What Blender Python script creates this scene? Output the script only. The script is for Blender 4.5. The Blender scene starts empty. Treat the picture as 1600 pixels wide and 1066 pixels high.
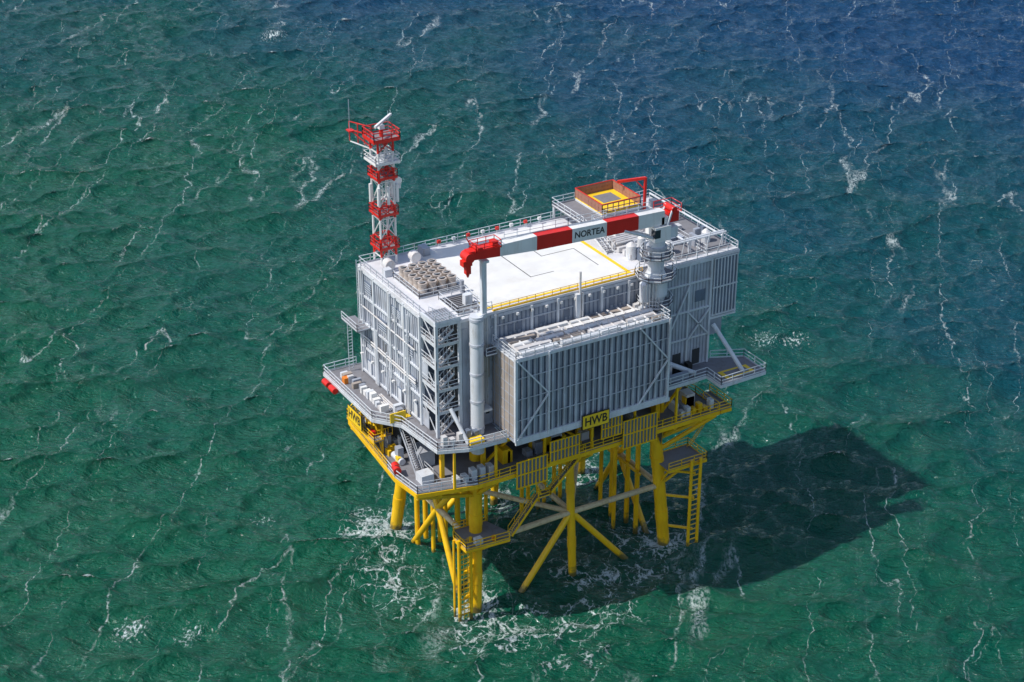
import bpy, math, random, numpy as np
from mathutils import Matrix, Vector
ZOOM=1.0
random.seed(4); rng=np.random.default_rng(11)
S=bpy.context.scene
# ------------------------------------------------------------------ camera
th=math.radians(27); al=math.radians(30.3)
R=np.array([math.cos(al),-math.sin(al),0]); F=np.array([math.sin(al),math.cos(al),0])
C=np.array([-89.08,-170.67,139.3])
fw=F*math.cos(th)-np.array([0,0,1])*math.sin(th); dn=-F*math.sin(th)-np.array([0,0,1])*math.cos(th)
# ------------------------------------------------------------------ materials
def newmat(name):
    m=bpy.data.materials.new(name); m.use_nodes=True; nt=m.node_tree
    return m,nt,nt.nodes["Principled BSDF"]
def paint(name,col,rough=.5,var=.12,dirt=(.25,.2,.15),dirtamt=.25,metal=0.,scale=.8,streak=True):
    m,nt,b=newmat(name); N=nt.nodes.new; L=nt.links.new
    tc=N("ShaderNodeTexCoord"); mp=N("ShaderNodeMapping"); mp.inputs['Scale'].default_value=(1,1,.22 if streak else 1)
    L(tc.outputs['Object'],mp.inputs[0])
    n=N("ShaderNodeTexNoise"); n.inputs['Scale'].default_value=scale*2; n.inputs['Detail'].default_value=5; n.inputs['Roughness'].default_value=.65
    L(mp.outputs[0],n.inputs['Vector'])
    n2=N("ShaderNodeTexNoise"); n2.inputs['Scale'].default_value=.35; n2.inputs['Detail'].default_value=2
    L(tc.outputs['Object'],n2.inputs['Vector'])
    r=N("ShaderNodeValToRGB"); r.color_ramp.elements[0].position=.50; r.color_ramp.elements[0].color=(0,0,0,1)
    r.color_ramp.elements[1].position=.76; r.color_ramp.elements[1].color=(1,1,1,1); L(n.outputs[0],r.inputs[0])
    mu=N("ShaderNodeMath"); mu.operation='MULTIPLY'; mu.inputs[1].default_value=dirtamt*2; L(r.outputs[0],mu.inputs[0])
    mr=N("ShaderNodeMapRange"); mr.inputs[1].default_value=.3; mr.inputs[2].default_value=.7; mr.inputs[3].default_value=1-var; mr.inputs[4].default_value=1+var*.4
    L(n2.outputs[0],mr.inputs[0])
    hs=N("ShaderNodeHueSaturation"); hs.inputs['Color'].default_value=(*col,1); L(mr.outputs[0],hs.inputs['Value'])
    mx=N("ShaderNodeMixRGB"); mx.inputs[2].default_value=(*[c*d*2.2 for c,d in zip(col,dirt)],1)
    L(mu.outputs[0],mx.inputs[0]); L(hs.outputs[0],mx.inputs[1]); L(mx.outputs[0],b.inputs['Base Color'])
    b.inputs['Roughness'].default_value=rough; b.inputs['Metallic'].default_value=metal
    return m
M={}
M['wall']=paint("wall_paint",(.47,.50,.56),.5,var=.24,dirtamt=.34)
M['wall2']=paint("wall_panel_paint",(.33,.36,.42),.5,var=.22)
M['beam']=paint("light_steel_paint",(.63,.66,.70),.45)
M['louv']=paint("louvre_grey",(.14,.175,.24),.5)
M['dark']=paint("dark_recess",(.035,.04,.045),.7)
M['beige']=paint("beige_panel",(.36,.31,.27),.6)
M['roof']=paint("white_roof_coating",(.66,.66,.69),.6,var=.14,dirt=(.33,.33,.32),dirtamt=.26,scale=.3,streak=False)
M['heli']=paint("helideck_coating",(.73,.73,.71),.65,var=.10,dirt=(.36,.34,.31),dirtamt=.22,scale=.22,streak=False)
M['deck']=paint("grey_grating",(.20,.20,.22),.8,streak=False)
M['yel']=paint("yellow_paint",(.88,.52,.008),.42,var=.12,dirt=(.3,.18,.1),dirtamt=.22)
M['yfl']=paint("yellow_marking",(.87,.58,.02),.6,streak=False,dirtamt=.12)
M['red']=paint("red_paint",(.66,.022,.015),.4,dirtamt=.12)
M['white']=paint("white_paint",(.76,.76,.75),.4,dirtamt=.14)
M['rust']=paint("red_brown_fence",(.36,.17,.12),.7)
M['silver']=paint("insulation_cladding",(.68,.67,.67),.35,metal=.12,dirt=(.3,.22,.15),dirtamt=.3,streak=False)
M['fan']=paint("fan_cowl",(.50,.43,.38),.5,metal=.1,streak=False)
M['blk']=paint("black_marking",(.02,.02,.02),.6,dirtamt=.05)
M['win']=paint("dark_glazing",(.03,.04,.05),.12,dirtamt=.05)
M['orange']=paint("orange_paint",(.75,.22,.02),.5)
M['beigetube']=paint("weathered_brace_paint",(.62,.50,.30),.6,dirt=(.25,.2,.15),dirtamt=.4)
def leg_mat():
    m=paint("yellow_leg_paint",(.88,.52,.008),.4,dirt=(.3,.18,.1),dirtamt=.2)
    nt=m.node_tree; N=nt.nodes.new; L=nt.links.new; b=nt.nodes["Principled BSDF"]
    src=b.inputs['Base Color'].links[0].from_socket
    g=N("ShaderNodeNewGeometry"); sx=N("ShaderNodeSeparateXYZ"); L(g.outputs['Position'],sx.inputs[0])
    n=N("ShaderNodeTexNoise"); n.inputs['Scale'].default_value=1.5; n.inputs['Detail'].default_value=4; L(g.outputs['Position'],n.inputs['Vector'])
    a=N("ShaderNodeMath"); a.operation='MULTIPLY_ADD'; a.inputs[1].default_value=3.; L(n.outputs[0],a.inputs[0]); L(sx.outputs[2],a.inputs[2])
    mr=N("ShaderNodeMapRange"); mr.inputs[1].default_value=2.7; mr.inputs[2].default_value=1.7; L(a.outputs[0],mr.inputs[0])
    mx=N("ShaderNodeMixRGB"); mx.inputs[2].default_value=(.16,.12,.03,1); L(mr.outputs[0],mx.inputs[0]); L(src,mx.inputs[1]); L(mx.outputs[0],b.inputs['Base Color'])
    return m
M['leg']=leg_mat()
# ------------------------------------------------------------------ mesh builder
class B:
    def __init__(s): s.d={}
    def g(s,m): return s.d.setdefault(m,([],[]))
    def box(s,m,x0,x1,y0,y1,z0,z1):
        v,f=s.g(m); o=len(v)
        v+=[(x0,y0,z0),(x1,y0,z0),(x1,y1,z0),(x0,y1,z0),(x0,y0,z1),(x1,y0,z1),(x1,y1,z1),(x0,y1,z1)]
        f+=[tuple(o+i for i in q) for q in ((3,2,1,0),(4,5,6,7),(0,1,5,4),(1,2,6,5),(2,3,7,6),(3,0,4,7))]
    def prism(s,m,poly,z0,z1):
        v,f=s.g(m); o=len(v); n=len(poly)
        v+=[(x,y,z0) for x,y in poly]+[(x,y,z1) for x,y in poly]
        f.append(tuple(o+i for i in reversed(range(n)))); f.append(tuple(o+n+i for i in range(n)))
        for i in range(n):
            j=(i+1)%n; f.append((o+i,o+j,o+n+j,o+n+i))
    def beam(s,m,p,q,w=.2,h=None):
        h=h or w; p=Vector(p);q=Vector(q); d=(q-p).normalized()
        up=Vector((0,0,1)) if abs(d.z)<.95 else Vector((0,1,0))
        a=d.cross(up).normalized()*w/2; b=a.cross(d).normalized()*h/2
        v,f=s.g(m); o=len(v)
        for c in (p,q):
            for k in (-a-b,a-b,a+b,-a+b): v.append(tuple(c+k))
        f+=[tuple(o+i for i in t) for t in ((0,3,2,1),(4,5,6,7),(0,1,5,4),(1,2,6,5),(2,3,7,6),(3,0,4,7))]
    def cyl(s,m,p,q,r,r2=None,n=14):
        r2=r if r2 is None else r2; p=Vector(p);q=Vector(q); d=(q-p).normalized()
        up=Vector((0,0,1)) if abs(d.z)<.95 else Vector((0,1,0))
        a=d.cross(up).normalized(); b=d.cross(a).normalized()
        v,f=s.g(m); o=len(v)
        for c,rr in ((p,r),(q,r2)):
            for i in range(n):
                t=2*math.pi*i/n; v.append(tuple(c+a*(rr*math.cos(t))+b*(rr*math.sin(t))))
        for i in range(n):
            j=(i+1)%n; f.append((o+i,o+j,o+n+j,o+n+i))
        f.append(tuple(o+i for i in reversed(range(n)))); f.append(tuple(o+n+i for i in range(n)))
    def rail(s,m,pts,h=1.1,closed=False,t=.06,step=1.6,kick=True):
        pts=[Vector(p) for p in pts]
        if closed: pts.append(pts[0])
        for p,q in zip(pts,pts[1:]):
            for k in (h,h*.52): s.beam(m,p+Vector((0,0,k)),q+Vector((0,0,k)),t)
            if kick: s.beam(m,p+Vector((0,0,.1)),q+Vector((0,0,.1)),.03,.16)
            n=max(1,int((q-p).length/step))
            for i in range(n+1):
                c=p.lerp(q,i/n); s.beam(m,c,c+Vector((0,0,h)),t)
    def stair(s,m,p,q,w=.9,axis='x',railm=None):
        p=Vector(p);q=Vector(q); o=Vector((0,w/2,0)) if axis=='x' else Vector((w/2,0,0))
        for k in (-1,1):
            s.beam(m,p+o*k,q+o*k,.08,.28)
            u=Vector((0,0,1)); s.beam(railm or m,p+o*k+u,q+o*k+u,.06)
            for i in range(5):
                c=(p+o*k).lerp(q+o*k,i/4); s.beam(railm or m,c,c+u,.05)
        n=max(3,int(abs(q.z-p.z)/.22))
        for i in range(n):
            c=p.lerp(q,(i+.5)/n)
            e=Vector((.14,0,0)) if axis=='x' else Vector((0,.14,0))
            lo=c-o-e;hi=c+o+e; s.box('deck',min(lo.x,hi.x),max(lo.x,hi.x),min(lo.y,hi.y),max(lo.y,hi.y),c.z-.02,c.z+.03)
    def ladder(s,m,p,q,w=.5,ax='x'):
        p=Vector(p);q=Vector(q); o=Vector((w/2,0,0)) if ax=='x' else Vector((0,w/2,0))
        s.beam(m,p-o,q-o,.07);s.beam(m,p+o,q+o,.07)
        n=int((q-p).length/.45)
        for i in range(n):
            c=p.lerp(q,(i+.5)/n); s.beam(m,c-o,c+o,.05)
    def done(s,parent,pref):
        for m,(v,f) in s.d.items():
            me=bpy.data.meshes.new(pref+"_"+m); me.from_pydata(v,[],f); me.materials.append(M[m])
            me.polygons.foreach_set('use_smooth',[True]*len(f)); me.set_sharp_from_angle(angle=math.radians(38)); me.update()
            ob=bpy.data.objects.new(pref+"_"+m,me); S.collection.objects.link(ob); ob.parent=parent
def empty(n):
    e=bpy.data.objects.new(n,None); S.collection.objects.link(e); return e
def text(body,loc,rot,size,mat,parent,name,sx=1):
    c=bpy.data.curves.new(name,'FONT'); c.body=body; c.size=size; c.align_x='CENTER'; c.align_y='CENTER'; c.extrude=.01; c.offset=size*.018
    c.materials.append(M[mat]); o=bpy.data.objects.new(name,c); o.location=loc; o.rotation_euler=rot; o.scale=(sx,1,1); S.collection.objects.link(o); o.parent=parent
PI=math.pi
plat=empty("offshore_platform")
ZR=43.3; ZM=27.8; ZC=22.0
# ================================================================== JACKET
b=B()
legs=[((6.4,1.9),(5.4,.6),.85),((33.8,1.9),(35.8,.9),.85),((6.4,19.6),(5.2,23.4),.85),((33.8,19.6),(35.8,23.0),.85),((20.6,2.2),(20.9,1.2),.56),((20.6,19.4),(20.8,22.6),.56)]
def lp(i,z):
    (a,b2),(c,d),r=legs[i]; t=z/ZC; return (c+(a-c)*t,d+(b2-d)*t,z)
for i,(t,w,r) in enumerate(legs):
    b.cyl('leg',lp(i,-6),lp(i,27.5),r,n=24)
    for zz in (4.,12.5,19.):
        b.cyl('leg',lp(i,zz),lp(i,zz+1.6),r+.06,n=24)
zb=9.5
nf=lp(4,zb); nb=lp(5,zb)
for a,c in ((0,4),(4,1),(2,5),(5,3),(0,2),(1,3),(4,5)):
    b.cyl('beigetube',lp(a,zb),lp(c,zb),.40,n=16)
b.cyl('beigetube',nf,lp(2,zb+.2),.36,n=16); b.cyl('beigetube',nf,lp(3,zb+.2),.36,n=16)
for n_,xs in ((4,(0,1)),(5,(2,3))):
    for e in xs:
        b.cyl('leg',lp(n_,zb),lp(e,-9),.43,n=16)
        if n_==5: b.cyl('leg',lp(n_,zb),lp(e,20.5),.36,n=14)
for a,c in ((0,2),(1,3)):
    m=(Vector(lp(a,zb))+Vector(lp(c,zb)))/2
    for e in (a,c):
        b.cyl('leg',m,lp(e,-9),.42,n=14); b.cyl('leg',m,lp(e,20.5),.4,n=14)
for x,y,r in ((5.4,17,.36),(7.2,18,.36),(8.6,16.4,.33),(9.9,17.2,.33),(6.6,14.6,.3),(11.2,16.2,.3),(34.6,8.6,.36),(34.4,5.9,.36),(33.2,10.5,.33),(32,8,.3),(33,13,.3)):
    b.cyl('leg',(x,y,-5),(x,y,22),r,n=14)
for i in range(7):
    x=22.5+i*1.35; b.cyl('leg',(x,17.5+.5*(i%2),-5),(x,17.5+.5*(i%2),22),.3,n=12)
for i in range(4):
    x=12.5+i*1.5; b.cyl('leg',(x,18.2,-5),(x,18.2,22),.28,n=12)
for z in (9.8,16):
    b.beam('leg',(5,16.4,z),(11.8,16.4,z),.3); b.beam('leg',(21.5,17.2,z),(32,17.2,z),.3); b.beam('leg',(33.9,4.5,z),(33.9,14,z),.3)
for x in (2.4,4.1):
    b.cyl('leg',(x,-.6,-3),(x,-.6,12.2),.24,n=12)
b.cyl('leg',(2.4,.8,-3),(2.4,.8,11.5),.16,n=10)
for i in range(15):
    z=.6+i*.78; b.beam('leg',(2.4,-.6,z),(4.1,-.6,z),.13)
b.ladder('yel',(3.2,-.85,0),(3.2,-.85,12.5),.6)
for z in (3,7,10.8): b.beam('leg',(3.2,-.6,z),lp(0,z),.3)
PZ=11.6
b.prism('deck',[(2.6,-2.2),(8.8,-2.6),(9.4,-.8),(8.2,2.6),(3.4,2.8),(2.6,1.0)],PZ-.12,PZ)
for p,q in (((2.6,-2.2),(8.8,-2.6)),((8.8,-2.6),(9.4,-.8)),((9.4,-.8),(8.2,2.6)),((3.4,2.8),(2.6,1)),((2.6,1),(2.6,-2.2))):
    b.beam('yel',(*p,PZ-.25),(*q,PZ-.25),.15,.35)
b.rail('yel',[(8.8,-2.6,PZ),(2.6,-2.2,PZ),(2.6,1,PZ),(3.4,2.8,PZ),(8.2,2.6,PZ)],t=.09)
b.box('beam',4.2,5.2,-2.0,-1.2,PZ,PZ+.9); b.box('orange',6.6,7.1,-2.1,-1.7,PZ,PZ+.7)
b.beam('yel',(8.6,-2.2,PZ-.3),lp(0,8.5),.25); b.beam('yel',(2.9,-1.8,PZ-.3),lp(0,8.5),.25)
b.stair('yel',(9.3,-1.8,PZ),(13.2,-1.8,16.2),1.0); b.prism('deck',[(13.2,-2.5),(15,-2.5),(15,-1.1),(13.2,-1.1)],16.1,16.2)
b.rail('yel',[(13.2,-2.5,16.2),(15,-2.5,16.2),(15,-1.1,16.2)],t=.08)
b.stair('yel',(15,-1.8,16.2),(19.5,-3.1,22),1.0)
b.beam('yel',(14,-1.8,16.1),(13,2,21.5),.2)
PR=13.5
b.box('deck',34.3,40.6,-1.6,2.9,PR-.12,PR)
b.rail('yel',[(34.3,-1.6,PR),(40.6,-1.6,PR),(40.6,2.9,PR),(34.3,2.9,PR)],t=.09)
for p,q in (((34.3,-1.6),(40.6,-1.6)),((40.6,-1.6),(40.6,2.9)),((40.6,2.9),(34.3,2.9))): b.beam('yel',(*p,PR-.25),(*q,PR-.25),.15,.4)
for x in (37.9,39.4): b.cyl('leg',(x,-1.9,-3),(x,-1.9,14.2),.23,n=12)
for i in range(17): b.beam('leg',(37.9,-1.9,.5+i*.8),(39.4,-1.9,.5+i*.8),.12)
for z in (3,8,12): b.beam('leg',(38.6,-1.9,z),lp(1,z),.28)
b.beam('leg',(40.2,0,PR-.3),lp(1,9.5),.3); b.beam('leg',(34.6,-1.2,PR-.3),lp(1,9.5),.22)
b.stair('yel',(36,3.4,PR),(32,-2.6,22),1.0); b.ladder('yel',(40.4,2.4,PR),(40.4,-2.8,22),.6)
b.done(plat,"jacket")
# ================================================================== CABLE DECK (yellow)
b=B()
cd=[(-4.6,3),(-4.0,-1.9),(3.6,-3.7),(40.8,-3.5),(40.8,2),(37.5,22.5),(3,22.5),(3,19.2),(-3.2,19.2),(-3.4,17.6)]
b.prism('deck',cd,ZC-.15,ZC)
for i in range(len(cd)):
    p,q=cd[i],cd[(i+1)%len(cd)]; b.beam('yel',(*p,ZC-.38),(*q,ZC-.38),.28,.55)
b.rail('yel',[(*p,ZC) for p in cd[2:]]+[(-4.4,5.5,ZC)],t=.08,step=1.5)
b.rail('beam',[(-4.4,5.5,ZC),(-4.6,3,ZC),(-4,-1.9,ZC),(3.6,-3.7,ZC)],t=.08,step=1.5)
for y in (1.9,10.5,18.6): b.beam('yel',(-3.2,y,ZC-.75),(39,y,ZC-.75),.5,1.0)
for x in (6.4,13.5,20.6,27.2,33.8,38): b.beam('yel',(x,-3.2,ZC-.7),(x,22,ZC-.7),.4,.9)
b.beam('yel',(-1,-2.4,ZC-.7),(-1,19,ZC-.7),.4,.9)
for i,pts in ((0,((-3.8,-1.5),(14,1.9),(6.4,-3.3),(-3.3,6))),(1,((39.8,-3),(27,1.9),(33.8,-3.2),(40,2))),(4,((13.5,2),(27.2,2),(20.6,-3.3)))):
    for p in pts: b.cyl('yel',lp(i,16.8),(*p,ZC-.9),.28,n=12)
b.cyl('yel',lp(1,15),(40.4,-3.2,ZC-.8),.32,n=12)
b.box('louv',10,32,4,18,ZC+.02,27.3)
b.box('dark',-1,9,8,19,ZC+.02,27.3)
for i in range(18):
    x=10.6+i*1.22; b.beam('wall2',(x,3.93,ZC+.1),(x,3.93,27.2),.12)
for x0,x1 in ((11,13.4),(16,19),(22,26.4),(29,31.4)): b.box('wall2',x0,x1,3.9,3.99,ZC+.4,26.6)
for i in range(22):
    x=random.uniform(8,38);w=random.uniform(.5,1.6); b.box(random.choice(['beam','wall','yel','silver','wall2','yfl']),x,x+w,-1.2,random.uniform(-.4,.6),ZC+.01,ZC+random.uniform(.8,2.4))
for z in (25.6,26.0,26.4): b.cyl(random.choice(['silver','beam']),(7,-.8,z),(39,-.8,z),.13,n=8)
for x in (.5,6.4,13.5,20.6,27.2,33.8):
    b.beam('yel',(x,0,ZC),(x,0,27.3),.5)
    b.beam('yel',(x,-3.3,ZC),(x,-3.3,27.2),.28)
for p,q in (((6.4,0,ZC),(13.5,0,27.3)),((13.5,0,27.3),(20.6,0,ZC)),((20.6,0,ZC),(27.2,0,27.3)),((33.8,0,ZC),(39,0,27.3)),((27.2,0,27.3),(33.8,0,ZC))): b.beam('yel',p,q,.3)
for x0,x1,z0,z1 in ((9.0,13.4,19.8,23.6),(13.9,18.2,22.2,25.2),(21.6,24.6,23.4,26.2),(25.0,30.2,20.9,25.0)):
    y=-4.05
    b.box('louv',x0,x1,y,y+.08,z0,z1)
    for z in (z0,z1,(z0+z1)/2): b.beam('yel',(x0-.1,y-.06,z),(x1+.1,y-.06,z),.14)
    n=int((x1-x0)/.5)
    for i in range(n+1): b.beam('yel',(x0+(x1-x0)*i/n,y-.05,z0),(x0+(x1-x0)*i/n,y-.05,z1),.15)
b.beam('yel',(7,-3.4,26.9),(30,-3.4,26.9),.25,.35)
b.stair('yel',(-2.8,13,22),(-2.8,8,25.2),1.0,'y'); b.stair('wall',(-1.6,2,ZC),(-1.6,7.2,27.7),1.0,'y','beam')
b.box('beam',-2.6,-.9,-.5,1.2,ZC,ZC+1.2); b.box('wall',-1.2,1.2,3.2,6,ZC,ZC+2.2)
b.cyl('red',(-4.4,2.6,ZC+1.0),(-4.0,4.2,ZC+1.0),.5,n=16); b.cyl('blk',(-4.3,3.1,ZC+1.0),(-4.2,3.2,ZC+1.0),.53,n=16)
b.cyl('beam',(-2.5,5,ZC+.5),(-2.5,7.4,ZC+.5),.45)
b.rail('beam',[(-3,-1.4,ZC),(2.4,-2.6,ZC)],t=.06); b.rail('beam',[(-.4,.6,ZC),(-.4,3,ZC)],t=.06)
for i in range(5): b.box(random.choice(['beam','wall2','silver']),1+i*1.2,1.7+i*1.2,-2.6,-1.6,ZC,ZC+random.uniform(.8,1.8))
for i in range(16):
    y=random.uniform(5,18); x=random.uniform(-3.0,-1.2); b.box(random.choice(['beam','yel','silver','wall2','yfl']),x,x+random.uniform(.4,1.1),y,y+random.uniform(.4,1.1),ZC,ZC+random.uniform(.6,2.2))
W=24.2
b.box('deck',-4.6,-3.3,8.6,16.6,W-.12,W); b.beam('yel',(-4.6,8.6,W-.25),(-4.6,16.6,W-.25),.16,.3)
b.rail('yel',[(-3.3,8.6,W),(-4.6,8.6,W),(-4.6,16.6,W),(-3.3,16.6,W)],t=.08)
for y in (9,12,15): b.beam('yel',(-4.5,y,W-.3),(-3.2,y,ZC-.3),.16); b.beam('yel',(-3.3,y,ZC),(-3.3,y,27.3),.22)
for y in (9,12,15): b.beam('yel',(-3.3,y,ZC),(-3.3,y+3,27.2),.16)
for y in (10,13,15): b.box(random.choice(['silver','red','beam']),-4.3,-3.7,y,y+.9,W,W+.7)
b.rail('yel',[(40.8,-3.5,ZC+.01),(42.8,-3.5,ZC+.01),(42.8,1.5,ZC+.01)],t=.09); b.box('deck',40.9,42.8,-3.5,1.5,ZC-.15,ZC-.01); b.beam('yel',(41,-3.5,ZC-.4),(42.8,-3.5,ZC-.4),.2,.5)
for i in range(6): b.box(random.choice(['beam','yel','silver']),35+i*.95,35.6+i*.95,-2.8,-2.0,ZC,ZC+random.uniform(.5,1.5))
b.done(plat,"cable_deck")
# ================================================================== MAIN DECK
b=B()
md=[(-4.8,8.6),(-2.2,5.4),(-1.4,-2.6),(2.2,-4.0),(7.4,-4.2),(7.4,-1),(30.6,-1),(30.6,-3.4),(38.6,-3.2),(38.6,-6.4),(46,-6.2),(46,-1.4),(41.6,.6),(41.6,23),(-4.8,23)]
b.prism('deck',md,ZM-.2,ZM-.04)
for i in range(len(md)):
    p,q=md[i],md[(i+1)%len(md)]; b.beam('beam',(*p,ZM-.3),(*q,ZM-.3),.22,.45)
rr=[(7.4,-4.2,ZM),(2.2,-4,ZM),(-1.4,-2.6,ZM),(-2.2,5.4,ZM),(-4.8,8.6,ZM),(-4.8,23,ZM),(0,23,ZM)]
b.rail('beam',rr,t=.08); b.rail('beam',[(30.7,-3.4,ZM),(38.6,-3.2,ZM),(38.6,-6.4,ZM),(46,-6.2,ZM),(46,-1.4,ZM),(41.8,.5,ZM)],t=.08)
b.prism('yfl',[(40.2,-5.6),(44.8,-5.5),(44.8,-3.4),(40.2,-3.4)],ZM-.03,ZM+.02); b.prism('deck',[(40.8,-5.2),(44.2,-5.1),(44.2,-3.8),(40.8,-3.8)],ZM+.021,ZM+.04)
b.box('yfl',2.6,4.6,-3.7,-2.5,ZM-.03,ZM+.5)
b.cyl('beam',(41.2,-.5,33.5),(43.4,-4.6,ZM),.3); b.cyl('beam',(34,-.4,29.5),(37.2,-2.6,ZM+.3),.35)
b.cyl('beam',(1.6,-.5,31.8),(2.6,-3.2,ZM),.26)
b.prism('orange',[(-3.9,18.5),(-3.0,18.5),(-3.0,19.3),(-3.9,19.3)],ZM,ZM+.8)
for i in range(16):
    y=7.4+i*.85; k=random.choice(['beam','silver','wall2','white','beige']); x=-3.6+random.uniform(0,.8)+(0 if y>9 else 1.4)
    b.box(k,x,x+random.uniform(.5,1.3),y,y+random.uniform(.4,.75),ZM-.03,ZM+random.uniform(.15,1.1))
for i in range(6): b.cyl('silver',(-2.6+i*.3,9,ZM+.15),(-2.6+i*.3,13.5,ZM+.15),.11,n=8)
b.box('yfl',-3.4,-1.2,6.2,6.35,ZM-.03,ZM+1.3); b.box('yfl',-1.9,-.3,6.6,7.6,ZM-.03,ZM+.04)
for y in (18.2,20.2): b.cyl('red',(-5.4,y,ZM-.5),(-5.4,y+1.4,ZM-.5),.42,n=16); b.beam('beam',(-5.5,y+.6,ZM-.95),(-4.7,y+.6,ZM-.95),.9,.12)
for i in range(6): b.box(random.choice(['beam','silver','blk']),31.4+i*1.1,32.1+i*1.1,-1.3,-.4,ZM-.03,ZM+random.uniform(.6,1.9))
b.box('wall2',31,36,-2.8,-2.2,ZM-.03,ZM+.9)
for i in range(5): b.box(random.choice(['beam','silver','white','louv']),-.6+i*1.1,0+i*1.1,-2.6,-1.9,ZM-.03,ZM+random.uniform(.6,1.6))
b.done(plat,"main_deck")
# ================================================================== TOPSIDE
b=B()
core=[(3.4,0),(41,0),(41,20.8),(0,20.8),(0,4),(3.4,4)]
b.prism('wall',core,ZM,ZR-.35)
b.prism('roof',[(-.15,3.9),(3.3,3.9),(3.3,-.15),(45.2,-.15),(45.2,21),(-.15,21)],ZR-.35,ZR)
b.box('heli',7.9,28.3,1.36,19.8,ZR+.002,ZR+.01)
b.box('wall',41.001,45,.02,20.78,34.3,ZR-.36); b.box('wall2',41.001,43.2,.3,20.5,31.5,34.3)
b.box('beam',40.9,45.15,-.1,20.9,34.0,34.3)
y=4.2
while y<20.8:
    b.box('wall2' if int(y*10)%3 else 'beam',-.09,0,y,y+.09,ZM+.2,ZR-.4); y+=.55
for z in (ZM+.3,31.6,35.3,39.2,42.6): b.box('beam',-.2,0,4,20.9,z,z+.26); b.box('louv',-.1,0,4.2,20.7,z-.22,z-.002)
for y in (4,8.2,12.4,16.6,20.7): b.box('beam',-.24,0,y-.17,y+.17,ZM,ZR-.3)
for i in range(22):
    z=random.choice([28.2,32,35.8,39.6]); y=4.6+random.randint(0,27)*.55; b.box(random.choice(['wall2','wall2','beam']),-.05,0,y+.1,y+random.choice([.55,1.1,1.65]),z,z+random.choice([2.8,1.6,3]))
for y0,z0,w,h in ((5,28.1,1.1,2.2),(9.4,28.1,1.1,2.2),(18,28.1,1.2,2.2)): b.box('louv',-.13,-.0,y0,y0+w,z0,z0+h); b.box('beam',-.15,-.12,y0+.1,y0+w-.1,z0+.1,z0+h-.15)
for y0,z0,w,h in ((13.3,36.4,2.2,1.7),(6,36.4,1.4,1.7),(17.6,32.3,1.4,1.2),(9.2,40.2,2.4,1.2),(5.2,32.4,1.6,1.4),(17.4,40.1,1.8,1.6)):
    b.box('louv',-.12,-.0,y0,y0+w,z0,z0+h)
    for k in range(5): b.box('beam',-.15,0,y0,y0+w,z0+h*k/5,z0+h*k/5+.07)
for y,z0,z1 in ((6.9,28,42),(7.3,28,39),(11.6,31,43),(15.6,28,36),(15.9,28,36),(19.6,30,43),(10.2,35,43),(13,28,34)): b.cyl('beam',(-.35,y,z0),(-.35,y,z1),.11,n=8)
for z in (33.2,33.6,37.9): b.cyl('silver',(-.32,5,z),(-.32,20,z),.1,n=8)
for y in range(5,21,3): b.box('white',-.55,-.2,y,y+.35,30.6,30.85)
b.box('deck',-2.1,-.2,17.8,22.4,35.2,35.32); b.rail('beam',[(-.2,17.8,35.3),(-2.1,17.8,35.3),(-2.1,22.4,35.3)],t=.07)
b.beam('beam',(-1.9,18,35.2),(-.2,18,33.6),.12);b.beam('beam',(-1.9,21,35.2),(-.2,20.8,33.6),.12)
b.ladder('beam',(-1.4,21.6,28),(-1.4,21.6,35.3),.6); b.ladder('beam',(-.4,20.2,35.3),(-.4,20.2,ZR+1),.6)
# stair tower
for x,y in ((0.1,.1),(3.3,.1),(0.1,3.95)): b.beam('beam',(x,y,ZM),(x,y,ZR),.38)
lv=[ZM+.01,31.2,34.3,37.4,40.5]
for z in lv[1:]+[ZR-.1]:
    b.beam('beam',(.1,.1,z-.12),(3.3,.1,z-.12),.2,.32); b.beam('beam',(.1,.1,z-.12),(.1,3.9,z-.12),.2,.32)
for i,z in enumerate(lv[1:]):
    b.box('deck',.2,1.0,.2,3.9,z-.1,z); b.box('deck',2.7,3.3,.2,3.9,z-.1,z)
    b.rail('beam',[(3.2,-.08,z),(.0,-.08,z),(-.02,3.9,z)],t=.07,step=1.1)
tops=lv+[ZR]
for i in range(5):
    z0,z1=tops[i],tops[i+1]
    mz=(z0+z1)/2; b.stair('beam',(.9,1.1,z0),(2.8,1.1,mz),.9); b.stair('beam',(2.8,2.9,mz),(.9,2.9,z1),.9)
    b.beam('beam',(.1,.0,z0),(.1,3.9,z1),.1)
for z0,z1 in ((28,30.4),(35,37)): b.box('wall',-.02,.06,2.2,3.8,z0,z1)
b.box('dark',3.3,3.399,.4,3.7,ZM+.1,ZR-.5); b.box('louv',.4,3.2,3.9,3.99,ZM+.1,ZR-.5)
for i in range(9): b.box('wall2',.3+i*.36,.5+i*.36,.2,3.8,ZR-.02,ZR+.12)
b.box('beam',-.05,3.45,-.05,.25,ZR-.02,ZR+.3); b.box('beam',-.05,.2,.25,3.9,ZR-.02,ZR+.3)
# boom rest column
b.cyl('beam',(5.0,-1.15,25),(5.0,-1.15,44),.85,n=24)
for z in (28.4,32.2,36,40,43.4): b.cyl('wall',(5.0,-1.15,z),(5.0,-1.15,z+.3),.93,n=24)
b.box('wall2',6.6,7.6,-.12,0,28.2,30.4); b.box('win',6.8,7.3,-.15,-.05,29.4,30.0); b.box('wall2',3.6,4.2,-.1,0,29,42)
b.box('beige',6.2,7.4,-.1,0,34.5,39)
b.box('beam',5.2,6.9,-1.6,-.0,30.6,30.9)
for x in (6.3,6.55,6.8,7.05): b.cyl('silver',(x,-.2,30.5),(x,-.2,42.8),.08,n=8)
b.box('deck',6.1,7.6,-1.6,0,38.2,38.3); b.rail('beam',[(6.1,-1.6,38.3),(7.6,-1.6,38.3)],t=.07)
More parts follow.
